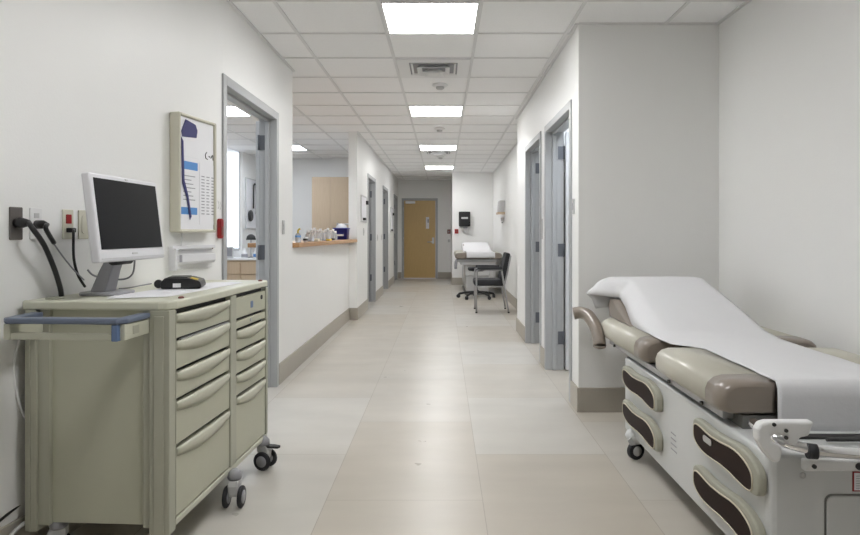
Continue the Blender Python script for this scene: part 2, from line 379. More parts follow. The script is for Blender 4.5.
def drawer(y0, y1, z0, z1, lip=True, extra=None):
    d = MB().box(-.03, -.008, y0+.004, y1-.004, z0+.003, z1-.012).build('drawer', 'cart', PC, bevel=.003)
    if lip:
        n = 14; h0 = min(.034, (z1-z0)*.32); h1 = min(.062, (z1-z0)*.55); secs = []
        for k in range(n+1):
            u = k/n; yy = y0+.006+(y1-y0-.012)*u; hh = h0+(h1-h0)*math.sin(PI*u); e = .008+.012*math.sin(PI*u)**.7; zt = z1-.009
            secs.append([(-.010, yy, zt), (-.010+e*.7, yy, zt), (-.010+e, yy, zt-.006), (-.010+e, yy, zt-hh*.55), (-.008, yy, zt-hh)])
        MB().loft(secs).build('pull', 'cartlip', d)
    return d
zz = [.974, .868, .748, .633, .455, .178]
for a, b in zip(zz[:-1], zz[1:]): drawer(.052, .587, b, a)
MB().box(-.012, -.002, .09, .56, .860, .866).build('runner', 'steel', PC)
zz = [.976, .862, .812, .705, .594, .49, .178]
for i, (a, b) in enumerate(zip(zz[:-1], zz[1:])):
    d = drawer(.662, 1.083, b, a, lip=i > 1)
    if i == 0:
        MB().lathe((-.008, 1.02, .935), [(.012, 0), (.012, .004), (.009, .005)], axis='x').build('lock', 'dark', d)
        MB().prism(rrect(.86, .895, .895, .93, .008), 'x', -.008, -.0065).build('sticker', 'bluebr', d)
    if i == 1: MB().lathe((-.008, .86, .835), [(.010, 0), (.010, .004), (.007, .005)], axis='x').build('lock', 'steel', d)
# push handle at the near end
HY = -.185
mb = MB(); mb.prism([(-.078, -.0), (-.078, HY+.03), (-.105, HY), (-.51, HY), (-.53, HY+.02), (-.55, 0), (-.50, 0), (-.485, HY+.05), (-.12, HY+.05), (-.12, 0)], 'z', .958, .978); mb.build('push_handle', 'blue', PC, bevel=.005)
mb = MB(); mb.box(-.105, -.083, HY+.02, 0, .90, .957); mb.build('handle_bracket', 'cartlip', PC, bevel=.004)
MB().box(-.086, -.081, HY+.07, HY+.11, .915, .945).build('bracket_slot', 'cartpost', PC)
mb = MB(); mb.box(-.525, -.50, HY+.01, 0, .90, .957); mb.build('handle_bracket', 'cartlip', PC, bevel=.004)
MB().box(-.5, -.125, HY+.012, HY+.03, .90, .925).build('lower_bar', 'cartlip', PC, bevel=.004)
MB().box(-.125, -.102, HY+.004, HY+.03, .898, .957).build('blue_clip', 'bluebr', PC, bevel=.003)
def caster(x, y, z, rot, brake):
    T = Matrix.Translation((x, y, 0)) @ Matrix.Rotation(rot, 4, 'Z')
    c = MB(T).lathe((0, 0, 0), [(.012, .175), (.024, .165), (.032, .155), (.034, .135), (.030, .128)]).build('caster', 'grey', PC)
    MB(T).prism([(-.030, .130), (.030, .130), (.040, .105), (.036, .062), (.012, .045), (-.012, .062), (-.030, .10)], 'y', -.024, .024).build('fork', 'lgrey', c, bevel=.008, seg=3)
    for s in (-1, 1):
        MB(T).lathe((.012, s*.034-.009, .050), [(.02, 0), (.045, 0), (.050, .005), (.050, .013), (.045, .018), (.02, .018)], axis='y').build('wheel', 'rubber', c)
        MB(T).lathe((.012, s*.034-.010, .050), [(.001, -.001), (.030, -.001), (.030, .021), (.001, .021)], axis='y').build('hub', 'grey', c)
    if brake: MB(T).prism([(.02, -.02), (.06, -.022), (.095, -.016), (.10, 0), (.095, .016), (.06, .022), (.02, .02)], 'z', .118, .13).build('brake_pedal', 'dark', c, bevel=.004)
caster(.022, .575, 0, R(-86), False)
caster(-.008, 1.055, 0, R(-12), True)
caster(-.46, 1.04, 0, R(160), False); caster(-.06, .06, 0, R(-60), False); caster(-.48, .06, 0, R(200), False)

# ------------------------------------------------------------------ things on the cart
ZW = ZT1
Z1 = ZW+.0008
mo = empty('monitor', (-1.435, 2.70, ZW+.001), R(-2)); tag(mo, 'white-framed computer monitor with a dark screen on the cart', 'monitor')
tl = R(7)
T = Matrix.Translation((.13, 0, .145)) @ Matrix.Rotation(-tl, 4, 'Y')
MB(T).box(-.035, 0, -.265, .265, 0, .352).build('monitor_case', 'monitor', mo, bevel=.008, seg=3)
MB(T).box(-.07, -.035, -.17, .17, .05, .29).build('rear_housing', 'monitor', mo, bevel=.02, seg=3)
MB(T).box(.0, .0025, -.243, .245, .05, .332).build('screen', 'screen', mo)
MB(T).box(0, .003, -.25, .25, .012, .014).build('case_seam', 'lgrey', mo)
MB(T).box(0, .002, -.02, .02, .025, .032).build('maker_mark', 'lgrey', mo)
MB(T).box(0, .002, -.01, .01, .339, .344).build('camera_dot', 'lgrey', mo)
mb = MB(); mb.loft([[(-.035, -.06, .012), (.03, -.06, .012), (.03, .03, .012), (-.035, .03, .012)], [(-.005, -.045, .10), (.05, -.045, .10), (.05, .03, .10), (-.005, .03, .10)], [(.03, -.04, .17), (.075, -.04, .17), (.075, .03, .17), (.03, .03, .17)]], smooth=False); mb.build('stand_neck', 'grey', mo, bevel=.006)
MB().prism(rrect(-.07, .10, -.105, .08, .04), 'z', 0, .014).build('stand_base', 'grey', mo, bevel=.005)
MB().cyl((.07, -.07, .145), (.07, .06, .145), .02).build('tilt_hinge', 'dark', mo)

pm = empty('desk_mat', (-1.20, 2.85, Z1), R(-3))
MB().prism([(-.14, -.30), (.10, -.26), (.13, .30), (.13, .47), (-.02, .48), (-.1, .3)], 'z', 0, .0015).build('mat_sheet', 'paper', pm)
tag(pm, 'long white paper mat lying flat on the cart top', 'paper')
o = MB().prism([(-.12, -.1), (.10, -.09), (.10, .13), (-.11, .12)], 'z', 0, .001).build('loose_sheet', 'paper'); o.location = (-1.235, 2.62, Z1+.0016); o.rotation_euler.z = R(18)
tag(o, 'loose paper sheet in front of the monitor stand', 'paper')
for n_, (x, y) in enumerate(((-1.04, 2.52), (-.985, 3.42))):
    o = MB().lathe((0, 0, 0), [(.011, 0), (.011, .005), (.007, .008), (.001, .008)]).build('red_button', 'brownred'); o.location = (x, y, Z1)
    tag(o, ('small dark red knob at the near corner of the cart top', 'small red knob at the far end of the cart top')[n_], 'knob', 'red knobs on the cart')
sc = empty('card_terminal', (-1.225, 3.0, Z1+.003), R(14)); tag(sc, 'flat black electronic reader with a yellow label lying on the cart', 'scanner')
sc.scale = (.85, .85, .85)
prof = [(-.10, 0), (.10, 0), (.105, .012), (.095, .04), (.04, .056), (-.08, .06), (-.105, .035)]
MB().prism(prof, 'y', -.11, .11).build('reader_case', 'black', sc, bevel=.008, seg=3)
MB().prism([(-.07, -.08), (.03, -.08), (.03, .08), (-.07, .08)], 'z', .058, .0615).build('display_glass', 'screen', sc, bevel=.001)
T = Matrix.Translation((.062, -.05, .049)) @ Matrix.Rotation(R(16), 4, 'Y')
MB(T).box(-.018, .018, -.035, .035, .0, .003).build('yellow_label', 'yellow', sc)
MB().box(-.04, .0, -.1125, -.110, .008, .03).build('white_label', 'white', sc)
MB().lathe((-.12, -.06, .025), [(.02, -.012), (.024, 0), (.02, .012)], axis='y').build('dial', 'black', sc)
gr = MB().lathe((0, 0, 0), [(.032, 0), (.032, .004), (.02, .005), (.001, .005)]).build('cable_grommet', 'cartpost'); gr.location = (-1.53, 2.50, Z1)
tag(gr, 'round grey grommet set in the near back corner of the cart top', 'grommet')

# ------------------------------------------------------------------ near left wall fittings
def onwall(name, px, z, off=0):
    p = wall_hit(px); return empty(name, (p.x, p.y, z), -WYAW*1.0)
def plate(name, px, m, lab, cat, grp='wall plates above the cart'):
    r = onwall(name, px, 1.317-.063); MB().prism(rrect(-.030, .030, 0, .126, .004), 'x', .0005, .007).build('cover_plate', m, r, bevel=.002)
    return tag(r, lab, cat, grp)
# wall frame: local x points into the corridor, y along the wall away from the viewer
q = plate('wall_outlet', 15, 'plate', 'brushed steel outlet plate with thick black plug, farthest left', 'outlet')
mb = MB(); mb.lathe((.007, 0, .065), [(.019, 0), (.021, .02), (.016, .04), (.011, .055)], axis='x'); mb.build('plug', 'black', q)
q = plate('wall_outlet', 35, 'white', 'white outlet plate with a small black plug beside the steel plate', 'outlet')
MB().lathe((.007, 0, .06), [(.017, 0), (.017, .03), (.010, .045)], axis='x').build('plug', 'black', q)
MB().box(.007, .009, -.012, .012, .085, .105).build('socket', 'lgrey', q)
q = plate('wall_outlet', 67, 'beigeplate', 'ivory outlet plate with a red socket and black plug', 'outlet')
MB().prism(rrect(-.014, .014, .066, .105, .003), 'x', .007, .011).build('red_socket', 'red', q)
MB().box(.007, .032, -.015, .017, .028, .048).build('plug', 'black', q, bevel=.004)
q = plate('wall_outlet', 82.5, 'beigeplate', 'blank ivory wall plate half hidden by the monitor', 'outlet')
MB().prism(rrect(-.014, .014, .022, .105, .014), 'x', .007, .010).build('socket', 'beigeplate', q, bevel=.002)
def cord(name, pts, r, m, lab, grp=None, sub=6):
    o = MB().tube(pts, r, 8, sub=sub).build(name, m, loc=pts[0]); return tag(o, lab, 'cable', grp)
def wl(px, py, off=.03):   # a point standing off the near left wall
    k = (px-CX)/F; y = (XL+off*math.hypot(1, .165)-.165*4.0)/(k-.165); q = Vector((k*y, y, 0))
    return Vector((q.x, q.y, HC-(py-CY)*q.y/F))
w = wall_hit(15); n = Vector((math.cos(WYAW), -math.sin(WYAW), 0))
a = w+n*.060+Vector((0, 0, 1.319))
cord('power_cord', [a, wl(33, 229, .09), wl(44, 245, .085), wl(54, 268, .08), wl(60, 287, .08), wl(61.5, 296, .08)], .010, 'black', 'thick black power cord from the steel outlet into the cart top', 'cords behind the cart')
w = wall_hit(35); a = w+n*.055+Vector((0, 0, 1.314))
cord('power_cord', [a, wl(46, 229, .07), wl(54, 243, .05)], .009, 'black', 'short thick black plug cord hanging from the white outlet', 'cords behind the cart')
cord('thin_cable', [wl(54, 244, .05), wl(64, 258, .05), wl(74, 270, .05), wl(84, 280, .05)], .003, 'grey', 'thin grey cable running down from the short plug cord', 'cords behind the cart')
w = wall_hit(67); a = w+n*.032+Vector((0, 0, 1.292))
cord('power_cord', [a, wl(73.5, 234, .05), wl(73.8, 258, .05), wl(78, 275, .045), wl(85, 289, .04)+Vector((0, 0, .01))], .0055, 'black', 'black power cord hanging from the red socket behind the monitor', 'cords behind the cart')
cord('monitor_cable', [Vector((-1.36, 2.80, 1.17)), Vector((-1.37, 2.80, 1.10)), Vector((-1.42, 2.80, 1.075)), Vector((-1.52, 2.78, 1.09)), Vector((-1.54, 2.75, 1.12))], .004, 'grey', 'grey cable looping out from under the monitor', 'cords behind the cart')
cord('reader_cable', [Vector((-1.345, 2.93, ZW+.026)), Vector((-1.38, 2.9, ZW+.02)), Vector((-1.42, 2.86, ZW+.012)), Vector((-1.47, 2.88, ZW+.008))], .003, 'grey', 'thin grey cable from the black reader towards the monitor', 'cords behind the cart')
cord('white_cable', [Vector((-1.63, 2.46, .90)), Vector((-1.645, 2.44, .80)), Vector((-1.648, 2.44, .72)), Vector((-1.635, 2.45, .62)), Vector((-1.625, 2.47, .56))], .005, 'white', 'white cable bulging out behind the left side of the cart')
cord('floor_cable', [Vector((-1.64, 2.6, .23)), Vector((-1.652, 2.42, .215)), Vector((-1.665, 2.28, .17)), Vector((-1.66, 2.15, .06))], .006, 'black', 'black cable drooping along the wall behind the cart near the floor', 'low cables behind the cart')
cord('floor_cable', [Vector((-1.60, 2.62, .10)), Vector((-1.615, 2.45, .16)), Vector((-1.635, 2.34, .11)), Vector((-1.64, 2.2, .02))], .008, 'lgrey', 'light grey hose drooping below the black cable behind the cart', 'low cables behind the cart')

# notice board
pL, pR = wall_hit(169), wall_hit(207.5); bw = (pR-pL).length
bo = empty('notice_board', (pL.x, pL.y, 1.283), -WYAW); tag(bo, 'shallow white notice cabinet with a beige frame mounted beside the left doorway', 'notice board')
H = .655
mb = MB(); fr = .018
mb.box(0, .062, 0, fr, 0, H); mb.box(0, .062, bw-fr, bw, 0, H); mb.box(0, .062, fr, bw-fr, 0, fr); mb.box(0, .062, fr, bw-fr, H-fr, H); mb.build('board_frame', 'beigeplate', bo, bevel=.010, seg=3)
MB().box(0, .048, fr, bw-fr, fr, H-fr).build('board_panel', 'paper', bo)
def page(name, y0, y1, z0, z1, m, lab, x=.0486, cat='paper', grp='sheets pinned on the notice board'):
    T = Matrix.Translation(bo.location) @ Matrix.Rotation(-WYAW, 4, 'Z')
    o = MB().box(0, .0012, 0, y1-y0, 0, z1-z0).build(name, m); o.location = T @ Vector((x, y0, z0)); o.rotation_euler.z = -WYAW
    return tag(o, lab, cat, grp)
p1 = page('notice_sheet', .04, .20, .42, .53, 'paper', 'small printed sheet below the purple card on the board')
p2 = page('notice_sheet', .035, .205, .08, .40, 'paper', 'white printed sheet with two blue bands on the notice board')
MB().box(.0012, .0018, .005, .165, .27, .315).build('blue_band', 'bluepaper', p2); MB().box(.0012, .0018, .0, .16, .02, .06).build('blue_band', 'bluepaper', p2)
mb = MB()
for k in range(7): mb.box(.0012, .0016, .02, .14-.02*(k % 3), .10+.022*k, .105+.022*k)
mb.build('printed_text', 'ink', p2)
p3 = page('notice_sheet', .222, .405, .045, .40, 'paper', 'large sheet of small print columns at the right of the board')
mb = MB()
for c_ in range(3):
    mb = MB()
    for k in range(13): mb.box(.0012, .0016, .018+.055*c_, .052+.055*c_-.008*(k*c_ % 2), .06+.018*k, .066+.018*k)
    mb.build('printed_column', 'ink', p3)
T = Matrix.Translation(bo.location) @ Matrix.Rotation(-WYAW, 4, 'Z')
o = MB().prism([(0, 0), (.14, .012), (.15, .055), (.13, .085), (.03, .10), (-.01, .03)], 'x', 0, .002).build('purple_card', 'purple'); o.location = T @ Vector((.0505, .045, .525)); o.rotation_euler.z = -WYAW
tag(o, 'dark purple card at the top left of the notice board', 'card')
o = MB().prism([(0, .45), (.02, .43), (.03, .22), (.07, .13), (.10, .02), (.085, 0), (.055, .12), (.01, .20)], 'x', 0, .002).build('purple_ribbon', 'purple'); o.location = T @ Vector((.053, .030, .07)); o.rotation_euler.z = -WYAW
tag(o, 'long narrow purple ribbon hanging down the left of the notice board', 'ribbon')
mk = MB().tube([(.0492, .30, .47), (.0492, .285, .455), (.0492, .29, .435), (.0492, .31, .43)], .0025, 6, sub=4)
mk.tube([(.0492, .345, .44), (.0492, .365, .46), (.0492, .37, .43)], .0025, 6, sub=4); mk.tube([(.0492, .322, .45), (.0492, .334, .445)], .0025, 6); mk.build('handwriting', 'dark', bo)
o = cord('hanging_cord', [T @ Vector((.03, .07, -.003)), T @ Vector((.03, .072, -.06)), T @ Vector((.022, .06, -.10))], .004, 'white', 'short white cord hanging below the notice board')
# slotted holder
h0, h1 = wall_hit(168), wall_hit(211)
ho = empty('paper_holder', (h0.x, h0.y, 1.075), -WYAW); tag(ho, 'white slotted paper holder on the wall under the notice board', 'holder'); hw_ = (h1-h0).length
MB().box(.001, .008, 0, hw_, 0, .135).build('back_plate', 'white', ho, bevel=.003)
mb = MB(); mb.box(.008, .045, .0, .02, .0, .12); mb.prism([(.008, .03), (.04, .03), (.048, .045), (.048, .085), (.040, .085), (.038, .045), (.008, .045)], 'y', .02, hw_-.03); mb.box(.008, .03, 0, hw_, .115, .135); mb.build('holder_shelf', 'monitor', ho, bevel=.002)
MB().box(.049, .050, .03, .055, .045, .085).build('end_slot', 'ink', ho)
for z in (.035, .115):
    MB().lathe((.001, hw_+.012, z), [(.006, 0), (.006, .004), (.003, .006)], axis='x', n=10).build('screw', 'brownred', ho)
w = wall_hit(218.2)
ho = empty('call_handset', (w.x, w.y, 1.245), -WYAW); tag(ho, 'small red emergency handset on the wall beside the left doorway', 'alarm')
MB().prism(rrect(-.02, .02, 0, .125, .015), 'x', .001, .028).build('handset_body', 'red', ho, bevel=.006, seg=3)
MB().prism(rrect(-.010, .010, .02, .075, .006), 'x', .028, .031).build('cover', 'brownred', ho)
w = wall_hit(218.5)
o = MB().tube([(.003, -.012, 0), (.012, -.014, .02), (.003, -.012, .05)], .0015, 6, sub=3).tube([(.003, .012, -.005), (.012, .01, .02), (.003, .012, .045)], .0015, 6, sub=3).build('wire_hooks', 'lgrey')
o.location = (w.x, w.y, 1.43); o.rotation_euler.z = -WYAW; tag(o, 'pair of thin wire hooks above the red handset', 'hook')

def switch(px, z, X, s, lab, h=.12, w_=.07, cat='light switch'):
    k = (px-CX)/F; Y = X/k
    r = empty('light_switch', (X, Y, z)); a, b = sorted((s*.0005, s*.007))
    MB().prism(rrect(-w_/2, w_/2, 0, h, .004), 'x', a, b).build('cover_plate', 'steel' if px < 300 else 'lgrey', r, bevel=.002)
    a, b = sorted((s*.007, s*.013)); MB().box(a, b, -.012, .012, h*.3, h*.7).build('rocker', 'lgrey', r)
    return tag(r, lab, cat, 'corridor light switches')
switch(283, 1.27, XL, 1, 'steel light switch on the white wall right of the left doorway')
switch(363.5, 1.24, XF, 1, 'light switch under the framed panel before the first far left door')
switch(377.3, 1.13, XF, 1, 'light switch just past the first far left door')
switch(381.2, 1.13, XF, 1, 'light switch just before the second far left door')
switch(570, 1.20, XR, -1, 'tall switch plate low beside the nearest right doorway', .2, .05)
switch(542.6, 1.22, XR, -1, 'tall plate beside the second right doorway', .2, .05)
r = empty('room_sign', (XR, 4.70, 1.42)); MB().box(-.010, -.0005, -.03, .03, 0, .11).build('sign_plate', 'lgrey', r); MB().box(-.0115, -.010, -.01, .01, .03, .08).build('sign_mark', 'ink', r)
tag(r, 'small grey room sign above the tall switch plate at the nearest right doorway', 'sign')
# framed panels on the far left wall
for i, (y0, y1, z0, z1, lab) in enumerate(((9.75, 10.45, 1.45, 1.87, 'framed white chart panel on wall before the first far left door'), (15.15, 15.95, 1.30, 1.90, 'framed white sign holder between second and third far left doors'))):
    r = empty('wall_panel', (XF, y0, z0)); w_ = y1-y0; h = z1-z0; mb = MB()
    for q in ((0, .02, 0, h), (w_-.02, w_, 0, h), (.02, w_-.02, 0, .02), (.02, w_-.02, h-.02, h)): mb.box(.0005, .02, *q)
    mb.build('panel_frame', 'lgrey', r); MB().box(.0005, .012, .02, w_-.02, .02, h-.02).build('panel_face', 'paper', r)
    mb = MB(); mb.box(.012, .05, w_-.10, w_-.04, h*.7, h*.7+.06); mb.box(.012, .05, .3*w_, .5*w_, .03, .07); mb.build('clip', 'dark', r)
    tag(r, lab, 'wall panel', 'panels on the far left wall')

# ------------------------------------------------------------------ counter ledge and its things
pts = [(XL+.005, 5.87)]
for k in range(13): u = k/12; pts.append((XL+.02+.085*math.sin(PI*(.1+.4*u))+.025*u, 5.93+(9.34-5.93)*u))
pts += [(XF+.0, 9.362), (XL-.005, 9.362), (XL-.42, 9.36), (XL-.42, 5.87)]
o = MB().prism(pts, 'z', 1.145, 1.187).build('counter_ledge', 'woodtop', bevel=.006); o['label'] = 'honey wood transaction ledge with a curved front on the half wall'; o['category'] = 'counter'
ZL = 1.1878
def on_ledge(px, x): return (x, x/((px-CX)/F), ZL)
r = empty('soap_bottle', on_ledge(298, -1.42)); tag(r, 'blue and white pump bottle at the left end of the wooden ledge', 'bottle')
MB().lathe((0, 0, 0), [(.025, 0), (.028, .01), (.028, .07), (.02, .085), (.01, .09)]).build('bottle_body', 'clear', r); MB().lathe((0, 0, 0), [(.0285, .05), (.0285, .068)]).build('bottle_label', 'bluepaper', r)
mb = MB(); mb.cyl((0, 0, .09), (0, 0, .12), .008); mb.tube([(0, 0, .115), (.015, 0, .135), (.022, 0, .125)], .008, 8); mb.build('pump', 'yellow', r)
r = empty('cup', on_ledge(305.5, -1.40)); MB().lathe((0, 0, 0), [(.022, 0), (.026, .05), (.024, .05)]).build('cup_body', 'white', r); MB().lathe((0, 0, 0), [(.0245, .015), (.026, .035)]).build('cup_band', 'dark', r)
tag(r, 'small white cup with dark band beside the blue bottle', 'cup')
tops = [('clear', 'white'), ('clear', 'lgrey'), ('clear', 'grey')]
vm = []
spots = [(308, -1.47), (311.5, -1.43), (314.5, -1.50), (317.5, -1.44), (320.5, -1.50), (323, -1.44), (325.5, -1.50), (328, -1.43), (330.5, -1.50), (333, -1.44), (335.3, -1.5)]
vlab = ['just right of the small cup', 'second from the left end', 'third from the left', 'with a squat body, fourth from the left', 'fifth from the left', 'sixth, in the middle of the row', 'seventh from the left', 'eighth, behind the yellow pad', 'ninth, before the blue tub', 'tenth, left of the blue tub', 'last in the row, touching the blue tub side']
proto = None
for i, ((px, x), lb) in enumerate(zip(spots, vlab)):
    if proto is None:
        proto = empty('specimen_bottle', (0, 0, 0))
        MB().lathe((0, 0, 0), [(.026, 0), (.029, .008), (.029, .085), (.014, .105), (.014, .11)]).build('bottle_body', 'clear', proto)
        MB().lathe((0, 0, 0), [(.017, .108), (.017, .135), (.014, .138), (.001, .138)]).build('cap', 'white', proto); o = proto
    else:
        o = proto.copy(); C.objects.link(o)
        for ch in proto.children: c_ = ch.copy(); C.objects.link(c_); c_.parent = o
    o.location = on_ledge(px, x); s = 1+.12*((i*37) % 5-2)/2; o.scale = (1, 1, s)
    tag(o, 'clear plastic bottle on the wooden ledge, '+lb, 'bottle', 'clear bottles on the wooden ledge')
for px, x, m, sz, lab in ((317, -1.38, 'piping', (.05, .10, .03), 'beige tissue pack lying in front of the clear bottles'), (329, -1.38, 'yellow', (.05, .12, .02), 'yellow note pad in front of the clear bottles'), (333, -1.40, 'dark', (.03, .1, .028), 'small black box in front of the blue tub')):
    o = MB().box(-sz[0]/2, sz[0]/2, -sz[1]/2, sz[1]/2, 0, sz[2]).build({'piping': 'tissue_pack', 'yellow': 'note_pad', 'dark': 'stapler_box'}[m], m, bevel=.006, seg=3); o.location = on_ledge(px, x); tag(o, lab, 'supplies')
r = empty('storage_tub', on_ledge(341.5, -1.46)); tag(r, 'royal blue plastic tub at the right end of the wooden ledge', 'tub')
mb = MB(); mb.loft([[(x, y, z) for x, y in rrect(-a, a, -b, b, .02)] for a, b, z in ((.09, .11, 0), (.10, .125, .15), (.108, .133, .15), (.108, .133, .165), (.096, .12, .165), (.086, .105, .01))]); mb.build('tub_body', 'navy', r)
MB().box(-.05, .05, -.1235, -.119, .05, .075).build('tub_label', 'lgrey', r)
MB().lathe((.0, .0, .10), [(.085, 0), (.085, .06), (.07, .10), (.03, .125), (.001, .13)]).build('white_liner', 'paper', r)
r = empty('file_rack', on_ledge(343.8, -1.66)); tag(r, 'grey letter rack full of papers behind the blue tub', 'rack')
for k in range(5): MB().box(-.10, .16, -.10, .10, .03+.05*k, .036+.05*k).build('rack_shelf', 'grey', r)
mb = MB(); mb.box(-.105, -.10, -.10, .10, 0, .26); mb.box(.16, .165, -.10, .10, 0, .26); mb.build('rack_side', 'lgrey', r)
MB().box(-.09, .15, -.095, .095, .2365, .25).build('paper_pile', 'paper', r)
# back office
r = empty('tall_cabinet', (-2.05, 12.35, 0)); tag(r, 'tall pale wood double door cupboard behind the counter ledge', 'cupboard')
MB().box(-.50, .55, 0, .24, 0, 2.37).build('cupboard_body', 'woodpale', r)
for a, b in ((-.498, -.132), (-.128, .238), (.242, .548)): MB().box(a, b, -.02, -.001, .02, 2.36).build('cupboard_door', 'woodpale', r)
r = empty('office_desk', (-3.75, 11.35, 0)); tag(r, 'pale wood desk with drawers and white top, seen through left doorway', 'desk')
MB().box(-.85, .75, -.22, .30, .80, .835).build('desk_top', 'white', r, bevel=.004)
MB().box(-.82, .72, -.17, .29, .0, .80).build('desk_body', 'woodpale', r)
for j in range(3):
    for k in range(3): MB().box(-.80+.5*k, -.32+.5*k, -.195, -.171, .10+.23*j, .315+.23*j).build('drawer', 'woodpale', r, bevel=.003)
w1 = struct(empty('window_1', (-4.3, 11.7, .98)))
MB().box(-1.1, .54, .05, .06, 0, ZC-1).build('blind', 'blind', w1)
mb = MB(); mb.box(.54, .558, -.01, .06, 0, ZC-.98); mb.box(-1.1, .54, -.02, .05, -.03, .02); mb.build('window_frame', 'lgrey', w1)
# whiteboard on the side wall of the office
r = empty('whiteboard', (-3.7, 11.86, 1.38)); MB().box(0, .02, 0, .86, 0, .92).build('board_face', 'paper', r)
mb = MB()
for q in ((-.02, 0, -.02, .94), (.86, .88, -.02, .94), (0, .86, -.02, 0), (0, .86, .92, .94)): mb.box(.001, .03, *q)
mb.build('board_frame', 'lgrey', r); tag(r, 'small whiteboard on the office wall beyond the left doorway', 'whiteboard')
r = empty('pressure_cuff', (-3.678, 12.12, 1.45)); mb = MB(); mb.tube([(.03, .3, .75), (.03, .32, .4), (.03, .3, .2)], .02, 8, sub=3); mb.tube([(.03, .3, .75), (.03, .12, .75), (.03, .1, .3)], .014, 8, sub=3); mb.build('cord_loop', 'dark', r)
MB().lathe((.0, -.06, .16), [(.10, .002), (.11, .03), (.09, .05)], axis='x').build('ear_cup', 'dark', r); tag(r, 'black cuff and tubing hanging on the office whiteboard', 'blood pressure cuff')
r = empty('desk_monitor', (-3.83, 11.3, .8355)); MB().box(-.32, .10, -.02, .02, .0, .20).build('casing', 'lgrey', r, bevel=.01); MB().box(-.30, .08, -.024, -.0205, .03, .18).build('front_panel', 'grey', r)
tag(r, 'low grey equipment box on the office desk below the bright window', 'equipment')
for i, (px, lab) in enumerate(((244.5, 'white and blue bottle on the office desk next to grey box'), (256.5, 'blue labelled bottle at the right end of the office desk'))):
    r = empty('desk_bottle', ((px-CX)*11.3/F, 11.3, .8355)); MB().lathe((0, 0, 0), [(.05, 0), (.055, .01), (.055, .09), (.02, .14), (.02, .17)]).build('bottle_body', 'white', r); MB().lathe((0, 0, 0), [(.056, .02), (.056, .075)]).build('bottle_label', 'bluepaper' if i else 'ink', r)
    tag(r, lab, 'bottle', 'bottles on the office desk')
r = empty('desk_lamp', (-3.48, 11.5, .8355)); mb = MB(); mb.lathe((0, 0, 0), [(.05, 0), (.05, .012), (.008, .02), (.008, .36)]); mb.build('lamp_stem', 'grey', r); MB().lathe((0, 0, .36), [(.09, -.04), (.07, .03), (.03, .06), (.001, .065)]).build('lamp_shade', 'dark', r)
tag(r, 'small black desk lamp below the office whiteboard', 'lamp')

# ------------------------------------------------------------------ far wall fittings
r = empty('towel_dispenser', (.53, YB, 1.445)); tag(r, 'black paper towel dispenser on the wall above far exam table', 'dispenser')
MB().box(-.14, .14, -.17, 0, 0, .36).build('dispenser_case', 'black', r, bevel=.02, seg=3); MB().box(-.08, .08, -.173, -.17, .18, .225).build('maker_strip', 'lgrey', r)
r = empty('soap_dispenser', (.55, YB, 1.30)); MB().prism([(-.04, 0), (.04, 0), (.05, .10), (-.05, .10)], 'y', -.09, 0).build('dispenser_case', 'lgrey', r, bevel=.008); MB().box(-.05, .05, -.1, 0, .101, .125).build('dispenser_lid', 'grey', r)
tag(r, 'small grey soap dispenser directly under the black towel dispenser', 'dispenser')
r = empty('fire_alarm', (.335, YB, 1.265)); MB().box(-.045, .045, -.05, 0, 0, .11).build('alarm_body', 'red', r, bevel=.006); MB().box(-.02, .02, -.054, -.05, .03, .08).build('alarm_lever', 'brownred', r)
tag(r, 'bright red fire alarm pull box on corner of the far wall', 'alarm')
r = empty('fire_alarm', (.165, YE, 1.26)); MB().box(-.045, .045, -.05, 0, 0, .12).build('alarm_body', 'brownred', r, bevel=.006); MB().box(-.015, .015, -.054, -.05, .03, .08).build('alarm_lever', 'ink', r)
tag(r, 'dull red wall box between the wooden end door and wall corner', 'alarm')
r = empty('thermostat', (.17, YE, 1.02)); MB().box(-.03, .03, -.03, 0, 0, .08).build('cover', 'lgrey', r, bevel=.004); tag(r, 'tiny grey wall box under the dull red alarm', 'thermostat')
Yg = 12.9
r = empty('glove_holder', (XW, Yg, 1.66)); MB().box(-.14, 0, -.24, .24, 0, .04).build('holder_shelf', 'woodpale', r); MB().prism([(0, .04), (-.125, .04), (-.105, .27), (0, .27)], 'y', -.22, .22).build('glove_boxes', 'lgrey', r, bevel=.005)
tag(r, 'grey glove box holder with a wood shelf on right far wall', 'holder')
r = empty('sanitizer_dispenser', (XW, Yg, 1.50)); MB().prism([(0, 0), (-.06, .02), (-.07, .09), (0, .10)], 'y', -.04, .04).build('case', 'lgrey', r, bevel=.005); MB().box(-.05, -.02, -.02, .02, -.02, .0).build('nozzle', 'dark', r)
tag(r, 'small dispenser with dark nozzle on right wall below the glove holder', 'dispenser')

# ------------------------------------------------------------------ exam tables
def pad_section(y, mirror, k=1.0, zo=0, W=.225, g=0):
    P = [(0.0, .03), (0.0, .07), (.010, .096), (.032, .115), (.065, .124), (.12, .125), (W, .125), (W, 0), (.05, 0), (.015, .01)]
    out = []
    for x, z in P:
        x = W/2+(x-W/2)*k+(-g if x < W/2 else g); z = .0625+(z-.0625)*k+(g if z > .06 else -g)
        out.append(((W/2-(x-W/2) if mirror else x), y, z+zo))
    return out
def pad(root, x, y0, y1, z, mirror, cap_len):
    T = Matrix.Translation((x, 0, 0))
    p = MB(T).loft([pad_section(y, mirror, k, z) for y, k in ((y0+cap_len*.5, 1), (y1-.03, 1), (y1-.008, .95), (y1, .85))]).build('side_pad', 'pad', root)
    s = MB(T).loft([pad_section(y, mirror, k, z, g=gg) for y, k, gg in ((y0, .72, 0), (y0+.006, .86, 0), (y0+.022, .96, 0), (y0+.05, 1, .001), (y0+cap_len, 1, .0015))])
    s.build('end_cap', 'taupe', p)
    return p
